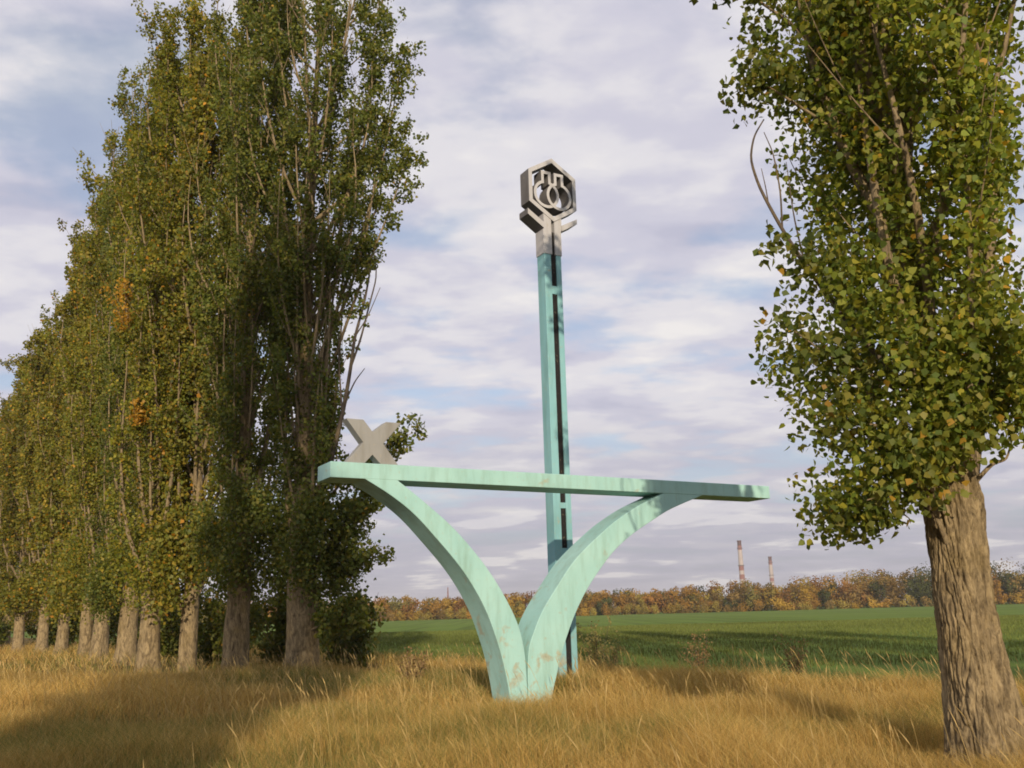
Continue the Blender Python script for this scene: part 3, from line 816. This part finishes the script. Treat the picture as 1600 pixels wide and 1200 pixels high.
# ------------------------------------------------------------------ shrubs between the trunks
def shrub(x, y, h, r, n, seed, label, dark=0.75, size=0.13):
    rs_ = np.random.RandomState(seed)
    root = empty('shrub', (x, y, float(ground_z(x, y)) - 0.02))
    tag(root, label, 'shrub', 'shrubs under the poplar row')
    cl = Collect(); ctr = []
    for k in range(12):
        a = rs_.uniform(0, 6.283); q = rs_.uniform(0.25, 1) * r; top = h * rs_.uniform(0.55, 1.0)
        t = np.linspace(0, 1, 6)
        pth = np.stack([np.cos(a) * q * t ** 1.2, np.sin(a) * q * t ** 1.2, top * t], -1)
        cl.add(*tube(pth, np.linspace(0.02, 0.005, 6), 5))
        for _ in range(5):
            u_ = rs_.uniform(0.15, 1)
            ctr.append(np.array([np.cos(a) * q * u_, np.sin(a) * q * u_, top * u_]) + rs_.normal(size=3) * 0.12)
    ctr = np.array(ctr)
    P_ = ctr[rs_.randint(0, len(ctr), n)] + rs_.normal(size=(n, 3)) * np.array([0.22, 0.22, 0.2])
    P_[:, 2] = np.abs(P_[:, 2])
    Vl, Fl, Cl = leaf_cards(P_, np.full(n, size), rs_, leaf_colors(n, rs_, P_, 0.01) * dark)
    link('stems', cl.mesh('stems', M['limb']), root)
    tag(link('foliage', np_mesh('foliage', Vl, Fl, M['leaf'], Cl), root), kind='stuff')
sh = [(-5.6, 31.5, 2.6, 1.2, 5000, 'dark green shrub behind the poplar by the letter X'),
      (-8.0, 33.0, 3.2, 1.6, 6000, 'dark shrub filling the gap between the two nearest left trunks'),
      (-11.2, 36.5, 3.0, 1.8, 5000, 'dark shrub behind the shaded poplar trunk'),
      (-14.5, 40.5, 3.2, 2.0, 5000, 'dark shrub behind the sunlit pale trunk'),
      (-18.5, 46.5, 3.4, 2.4, 4500, 'dark shrub behind the pale grey trunk left of the sunlit one'),
      (-24.0, 54.0, 3.6, 3.0, 4500, 'dark shrub in the middle of the receding row'),
      (-31.0, 65.0, 4.0, 3.6, 4500, 'dark shrub behind the slim pair of trunks'),
      (-37.0, 66.0, 3.6, 3.4, 4500, 'dark shrub at the left edge under the distant poplars'),
      (-45.0, 78.0, 4.0, 4.0, 4500, 'farthest dark shrub at the left edge')]
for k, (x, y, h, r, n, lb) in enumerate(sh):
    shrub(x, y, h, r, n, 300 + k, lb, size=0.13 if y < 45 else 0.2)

# ------------------------------------------------------------------ far autumn wood (one mass)
rs = np.random.RandomState(9)
VV = []; CC = []
def wood_tree(x, y, h, r, pal, n, zb=-0.5, q=0.78):
    nl = rs.randint(6, 10)
    lobes = np.stack([rs.normal(size=nl) * r * 0.42, rs.normal(size=nl) * r * 0.42, h * rs.uniform(0.12, 0.84, nl)], -1)
    lr = r * rs.uniform(0.42, 0.68, nl)
    lc = pal * rs.uniform(0.75, 1.25) * np.ones((nl, 3)) * rs.uniform(0.85, 1.15, (nl, 1))
    i_ = rs.randint(0, nl, n)
    dr = rs.normal(size=(n, 3)); dr /= np.linalg.norm(dr, axis=1)[:, None]
    P_ = lobes[i_] + dr * (lr[i_] * rs.uniform(0.6, 1.08, n))[:, None]
    P_[:, 2] = np.clip(P_[:, 2], 0.1, None)
    nm = dr + rs.normal(size=(n, 3)) * 0.4
    a = np.cross(nm, rs.normal(size=(n, 3))); a /= np.linalg.norm(a, axis=1)[:, None] + 1e-9
    b_ = np.cross(nm, a); b_ /= np.linalg.norm(b_, axis=1)[:, None] + 1e-9
    s_ = (q * rs.uniform(0.5, 1.2, n))[:, None]
    P_ = P_ + np.array([x, y, zb])
    VV.append(np.stack([P_ - a * s_ * 0.5, P_ + b_ * s_ * 0.4, P_ + a * s_ * 0.5, P_ - b_ * s_ * 0.4], 1).reshape(-1, 3))
    CC.append(np.repeat(lc[i_] * rs.uniform(0.9, 1.1, (n, 1)), 4, axis=0))
PAL = np.array([[0.33, 0.185, 0.036], [0.38, 0.240, 0.040], [0.25, 0.165, 0.050], [0.30, 0.150, 0.040], [0.19, 0.165, 0.045], [0.30, 0.23, 0.050]])
def wood_h(x): return np.interp(x, [-300, -60, 5, 70, 100, 128, 150, 300], [10, 9.3, 10.2, 10.8, 12.0, 14.6, 16.2, 16.0])
def green_w(x): return 0.75 if x > 143 else (0.12 if x > 120 else 0.06)
x = -300.0
while x < 330:
    for row in range(4):
        h = wood_h(x) * rs.uniform(0.72, 1.06) * (1.0, 1.0, 0.92, 0.75)[row]
        if rs.rand() < green_w(x): pal = np.array([0.085, 0.095, 0.028])
        else: pal = PAL[rs.choice(6, p=[.26, .16, .22, .14, .12, .10])]
        wood_tree(x + rs.uniform(-2, 2), 372 - row * 6 + rs.uniform(-2, 2), h, h * rs.uniform(0.34, 0.46), pal * 0.78, 620)
    wood_tree(x + rs.uniform(-2, 2), 346 + rs.uniform(-2, 2), rs.uniform(2.5, 4.8), rs.uniform(1.8, 2.8), PAL[rs.choice([1, 5, 0, 2])] * 0.95, 330, q=0.5)
    x += rs.uniform(3.0, 5.0)
Vw = np.concatenate(VV); Cw = np.concatenate(CC)
o = link('autumn_wood', np_mesh('autumn_wood', Vw, np.arange(len(Vw), dtype=np.int32).reshape(-1, 4), M['forest'], Cw))
tag(o, 'far wood in orange, gold and brown autumn leaf along the field edge', 'wood', kind='stuff')

# ------------------------------------------------------------------ chimneys and mast beyond the wood
def chimney(name, x, y, ztop, r0, r1, bands, label, group=None):
    root = empty(name, (x, y, -1.2))
    tag(root, label, 'chimney', group)
    H = ztop + 1.2
    for za, zb_, mk in bands:
        t = np.array([za, zb_]); rr_ = r0 + (r1 - r0) * t
        V_, F_ = tube(np.array([(0, 0, za * H), (0, 0, zb_ * H - 0.02)]), rr_, 20)
        nm = 'shaft' if mk == 'chim_pale' else 'band'
        link(nm, np_mesh(nm, V_, F_, M[mk], smooth=True), root)
    V_, F_ = tube(np.array([(0, 0, H - 1.6), (0, 0, H - 0.1), (0, 0, H + 0.3)]), np.array([r1 * 1.02, r1 * 1.18, r1 * 1.18]), 20)
    link('rim', np_mesh('rim', V_, F_, M['chim_dark']), root)
    for zf in (0.62, 0.88):                                # service galleries
        V_, F_ = tube(np.array([(0, 0, H * zf), (0, 0, H * zf + 0.9)]), np.array([r0 + (r1 - r0) * zf + 0.9] * 2), 20)
        link('gallery', np_mesh('gallery', V_, F_, M['steel']), root)
    return root
G2 = 'striped factory chimneys beyond the wood'
chimney('chimney', 308, 1300, 88.6, 4.4, 2.7, [(0, .30, 'chim_pale'), (.30, .36, 'chim_red'), (.36, .42, 'chim_pale'), (.42, .49, 'chim_red'), (.49, .55, 'chim_pale'), (.55, .62, 'chim_red'), (.62, .86, 'chim_pale'), (.86, .925, 'chim_red'), (.925, 1, 'chim_dark')],
        'taller red and white striped factory chimney beyond the wood', G2)
chimney('chimney', 402, 1500, 75.5, 4.2, 2.6, [(0, .36, 'chim_pale'), (.36, .43, 'chim_red'), (.43, .50, 'chim_pale'), (.50, .57, 'chim_red'), (.57, .84, 'chim_pale'), (.84, .92, 'chim_red'), (.92, 1, 'chim_dark')],
        'shorter red and white striped factory chimney, right of the taller one', G2)
for x_, zt_, lb in ((291, 31.5, 'small dark stack, left of the two at the foot of the taller chimney'), (298.5, 34.0, 'small dark stack, right of the two at the foot of the taller chimney')):
    root = empty('stack', (x_, 1300, -1.2)); tag(root, lb, 'chimney', 'small dark stacks beyond the wood')
    V_, F_ = tube(np.array([(0, 0, 0), (0, 0, zt_)]), np.array([1.6, 1.3]), 14); link('shaft', np_mesh('shaft', V_, F_, M['steel']), root)
    V_, F_ = tube(np.array([(0, 0, zt_), (0, 0, zt_ + 1.2)]), np.array([1.6, 1.6]), 14); link('rim', np_mesh('rim', V_, F_, M['chim_dark']), root)
# lattice mast
root = empty('lattice_mast', (-66, 900, -1.2)); tag(root, 'tiny reddish lattice mast rising above the wood on the left', 'mast')
cl = Collect(); Hm = 27.0
def leg_pt(i_, t): 
    r_ = 1.5 * (1 - t) + 0.25 * t; a_ = i_ * math.pi / 2 + 0.4
    return np.array([r_ * math.cos(a_), r_ * math.sin(a_), Hm * t])
for i_ in range(4):
    lg = Collect(); lg.add(*tube(np.array([leg_pt(i_, 0), leg_pt(i_, 1)]), np.array([0.16, 0.12]), 5)); link('leg', lg.mesh('leg', M['chim_red']), root)
    for k in range(8):
        cl.add(*tube(np.array([leg_pt(i_, k / 8), leg_pt((i_ + 1) % 4, (k + 1) / 8)]), np.array([0.09, 0.09]), 4))
        cl.add(*tube(np.array([leg_pt((i_ + 1) % 4, k / 8), leg_pt(i_, (k + 1) / 8)]), np.array([0.09, 0.09]), 4))
link('bracing', cl.mesh('bracing', M['chim_red']), root)

# ------------------------------------------------------------------ tall dry grass of the verge (stuff)
rs = np.random.RandomState(123)
def scatter(n, y0, y1, halfw):
    """uniform over a wide trapezoid opening away from the road"""
    u = rs.rand(n); y = np.sqrt(y0 * y0 + u * (y1 * y1 - y0 * y0))
    x = (rs.rand(n) * 2 - 1) * halfw * y + 0.0
    return x, y
def grass(n, y0, y1, halfw, hmin, hmax, wid, seg=2):
    x, y = scatter(n, y0, y1, halfw)
    s = to_s(x, y)
    ok = (s > -10.6) & (s < 9.5)
    x, y, s = x[ok], y[ok], s[ok]
    tuft = vnoise2(x * 0.9 + 5, y * 0.9 + 9); patch = vnoise2(x * 0.22 + 60, y * 0.22 + 21); clump = vnoise2(x * 3.1, y * 3.1 + 50)
    ok = rs.rand(len(x)) < (0.35 + 0.9 * clump)
    x, y, s, tuft, patch = x[ok], y[ok], s[ok], tuft[ok], patch[ok]
    n = len(x)
    h = (hmin + (hmax - hmin) * rs.beta(2, 2, n)) * (0.35 + 1.05 * tuft) * (0.75 + 0.4 * patch)
    # lower round the monument's foot
    dm = np.hypot(x - MX, y - MY); h *= 0.88 * np.clip(0.45 + dm * 0.28, 0.45, 1)
    z = ground_z(x, y)
    az = rs.normal(2.6, 1.9, n)                              # wind pushes most blades one way
    bend = rs.uniform(0.2, 1.05, n) * h
    wv = rs.uniform(0.6, 1.3, n) * wid
    side = rs.uniform(0, np.pi, n)
    sx, sy = np.cos(side) * wv / 2, np.sin(side) * wv / 2
    P0 = np.stack([x, y, z - 0.03], -1)
    def lvl(t): return P0 + np.stack([np.cos(az) * bend * t ** 2, np.sin(az) * bend * t ** 2, h * (t - 0.18 * t * t) + 0.03], -1)
    Sd = np.stack([sx, sy, np.zeros(n)], -1)
    a = lvl(0.0); b_ = lvl(0.55); c_ = lvl(1.0)
    V_ = np.stack([a - Sd, a + Sd, b_ + Sd * 0.8, b_ - Sd * 0.8, c_ + Sd * 0.18, c_ - Sd * 0.18], 1).reshape(-1, 3)
    k = np.arange(n, dtype=np.int32)[:, None] * 6
    F_ = np.concatenate([k + np.array([[0, 1, 2, 3]]), k + np.array([[3, 2, 4, 5]])], 0)
    pal = np.array([[0.51, 0.345, 0.110], [0.44, 0.275, 0.080], [0.33, 0.20, 0.062], [0.60, 0.44, 0.175], [0.22, 0.20, 0.060]])
    pr = np.array([.30, .28, .17, .15, .10])
    c = pal[rs.choice(5, n, p=pr)] * rs.uniform(0.8, 1.2, (n, 1)) * (0.80 + 0.4 * patch[:, None])
    gmask = rs.rand(n) < np.clip((vnoise2(x * 0.3 + 90, y * 0.3 + 33) - 0.5) * 1.8, 0, 0.55)
    c[gmask] = np.array([0.15, 0.17, 0.045]) * rs.uniform(0.8, 1.2, (gmask.sum(), 1))
    vc = np.repeat(c, 6, axis=0)
    return V_, F_, vc, (x, y, z, h, az)
parts = [grass(280000, 6.0, 16.0, 0.66, 0.22, 0.66, 0.0038), grass(170000, 16.0, 30.0, 0.66, 0.30, 0.72, 0.0085), grass(80000, 30.0, 75.0, 0.62, 0.35, 0.8, 0.022)]
offs = 0; Vs = []; Fs = []; Cs = []
for V_, F_, c_, _ in parts:
    Vs.append(V_); Fs.append(F_ + offs); Cs.append(c_); offs += len(V_)
tag(link('dry_grass', np_mesh('dry_grass', np.concatenate(Vs), np.concatenate(Fs), M['grass'], np.concatenate(Cs))), 'tall straw-coloured dry grass covering the verge', 'grass', kind='stuff')
# seed heads: taller stalks with a feathery tip
x, y = scatter(4200, 6.0, 32.0, 0.66); s = to_s(x, y)
ok = (s > -10.4) & (s < 8) & (vnoise2(x * 0.6 + 15, y * 0.6) > 0.35) & (np.hypot(x - MX, y - MY) > 1.0); x, y = x[ok], y[ok]; n = len(x)
h = rs.uniform(0.55, 1.05, n) * (0.8 + 0.35 * vnoise2(x * 0.22 + 60, y * 0.22 + 21)); z = ground_z(x, y); az = rs.normal(2.6, 0.9, n); bend = rs.uniform(0.08, 0.4, n) * h
wv = 0.0035 * np.clip(y / 12, 1, 2.0); side = rs.uniform(0, np.pi, n)
Sd = np.stack([np.cos(side) * wv / 2, np.sin(side) * wv / 2, 0 * wv], -1)
def lv(t): return np.stack([x + np.cos(az) * bend * t ** 2, y + np.sin(az) * bend * t ** 2, z + h * (t - 0.15 * t ** 2.5)], -1)
a, b_, c_, d_ , e_ = lv(0.0), lv(0.5), lv(0.84), lv(0.92), lv(1.06)
V_ = np.stack([a - Sd, a + Sd, b_ + Sd, b_ - Sd, c_ + Sd, c_ - Sd, d_ + Sd * 3.4, d_ - Sd * 3.4, e_ + Sd * .6, e_ - Sd * .6], 1).reshape(-1, 3)
k = np.arange(n, dtype=np.int32)[:, None] * 10
F_ = np.concatenate([k + np.array([[0, 1, 2, 3]]), k + np.array([[3, 2, 4, 5]]), k + np.array([[5, 4, 6, 7]]), k + np.array([[7, 6, 8, 9]])], 0)
cc = np.array([0.48, 0.34, 0.14]) * rs.uniform(0.7, 1.15, (n, 1))
tag(link('seed_heads', np_mesh('seed_heads', V_, F_, M['grass'], np.repeat(cc, 10, axis=0))), 'pale feathery seed heads standing above the dry grass', 'grass', kind='stuff')

n = 150000
x, y = scatter(n, 34.0, 120.0, 0.60); ok = to_s(x, y) > 11.0; x, y = x[ok], y[ok]; n = len(x)
hh = rs.uniform(0.10, 0.22, n) * (0.6 + 0.8 * vnoise2(x * 0.15 + 7, y * 0.15)); side = rs.uniform(0, np.pi, n); wv = 0.022 * np.clip(y / 45, 1, 2.4); az = rs.uniform(0, 6.283, n)
Sd = np.stack([np.cos(side) * wv, np.sin(side) * wv, 0 * wv], -1)
B0 = np.stack([x, y, np.full(n, -0.46)], -1); B1 = B0 + np.stack([np.cos(az) * hh * 0.4, np.sin(az) * hh * 0.4, hh + 0.06], -1)
V_ = np.stack([B0 - Sd, B0 + Sd, B1], 1).reshape(-1, 3)
cc = np.array([0.135, 0.158, 0.040]) * rs.uniform(0.7, 1.25, (n, 1)) * (0.75 + 0.5 * vnoise2(x * 0.07, y * 0.07 + 31)[:, None])
tag(link('young_crop', np_mesh('young_crop', V_, np.arange(3 * n, dtype=np.int32).reshape(-1, 3), M['grass'], np.repeat(cc, 3, axis=0))), 'short green crop growing across the near field', 'crop', kind='stuff')

# ------------------------------------------------------------------ tall dry weeds at the field edge
def weed(x, y, h, r, seed, label, colr):
    rs_ = np.random.RandomState(seed)
    z0 = float(ground_z(x, y))
    root = empty('dry_weed', (x, y, z0 - 0.03)); tag(root, label, 'weed', 'tall weeds at the field edge')
    P_ = []
    for k in range(9):
        a = rs_.uniform(0, 6.283); q = rs_.uniform(0.2, 1) * r; top = h * rs_.uniform(0.6, 1)
        t = np.linspace(0, 1, 6)
        pth = np.stack([np.cos(a) * q * t, np.sin(a) * q * t, top * t], -1)
        V_, F_ = tube(pth, np.linspace(0.008, 0.003, 6), 4)
        link('stem', np_mesh('stem', V_, F_, M['deadwood'], smooth=True), root)
        for _ in range(60):
            u_ = rs_.uniform(0.25, 1.05)
            P_.append(np.array([np.cos(a) * q * u_, np.sin(a) * q * u_, top * u_]) + rs_.normal(size=3) * 0.08)
    P_ = np.array(P_); n = len(P_)
    Vl, Fl, Cl = leaf_cards(P_, np.full(n, 0.06), rs_, np.tile(colr, (n, 1)) * rs_.uniform(0.7, 1.2, (n, 1)))
    tag(link('foliage', np_mesh('foliage', Vl, Fl, M['grass'], Cl), root), kind='stuff')
ol = np.array([0.30, 0.26, 0.10]); br = np.array([0.26, 0.17, 0.08])
for k, (x, y, h, r, lb, c_) in enumerate([(2.1, 26.0, 1.6, 0.55, 'olive dry weed just right of the pylon foot', ol), (2.6, 27.5, 1.3, 0.5, 'smaller olive weed behind the one by the pylon foot', ol),
        (5.6, 30.0, 1.5, 0.6, 'brown weed standing before the field, under the two chimneys', br), (-2.6, 24.0, 0.9, 0.4, 'low dry weed left of the monument foot', br), (8.3, 29.0, 1.4, 0.5, 'dry weed left of the big right trunk at the field edge', br)]):
    weed(x, y, h, r, 500 + k, lb, c_)

# ------------------------------------------------------------------ thin air haze
mt = bpy.data.materials.new('air_haze'); mt.use_nodes = True
nt = mt.node_tree; nt.nodes.clear()
out = nt.nodes.new('ShaderNodeOutputMaterial'); pv = nt.nodes.new('ShaderNodeVolumePrincipled')
pv.inputs['Color'].default_value = (0.90, 0.90, 0.95, 1); pv.inputs['Density'].default_value = 0.00017; pv.inputs['Anisotropy'].default_value = 0.0
nt.links.new(pv.outputs[0], out.inputs['Volume'])
X0, X1, Y0, Y1, Z0, Z1 = -6200, 6200, -420, 7200, -2.0, 96.0
Vb = [(X0, Y0, Z0), (X1, Y0, Z0), (X1, Y1, Z0), (X0, Y1, Z0), (X0, Y0, Z1), (X1, Y0, Z1), (X1, Y1, Z1), (X0, Y1, Z1)]
Fb = [(0, 3, 2, 1), (4, 5, 6, 7), (0, 1, 5, 4), (1, 2, 6, 5), (2, 3, 7, 6), (3, 0, 4, 7)]
tag(link('haze', pd_mesh('haze', Vb, Fb, mt)), 'thin autumn haze over the field and the wood', 'haze', kind='stuff')
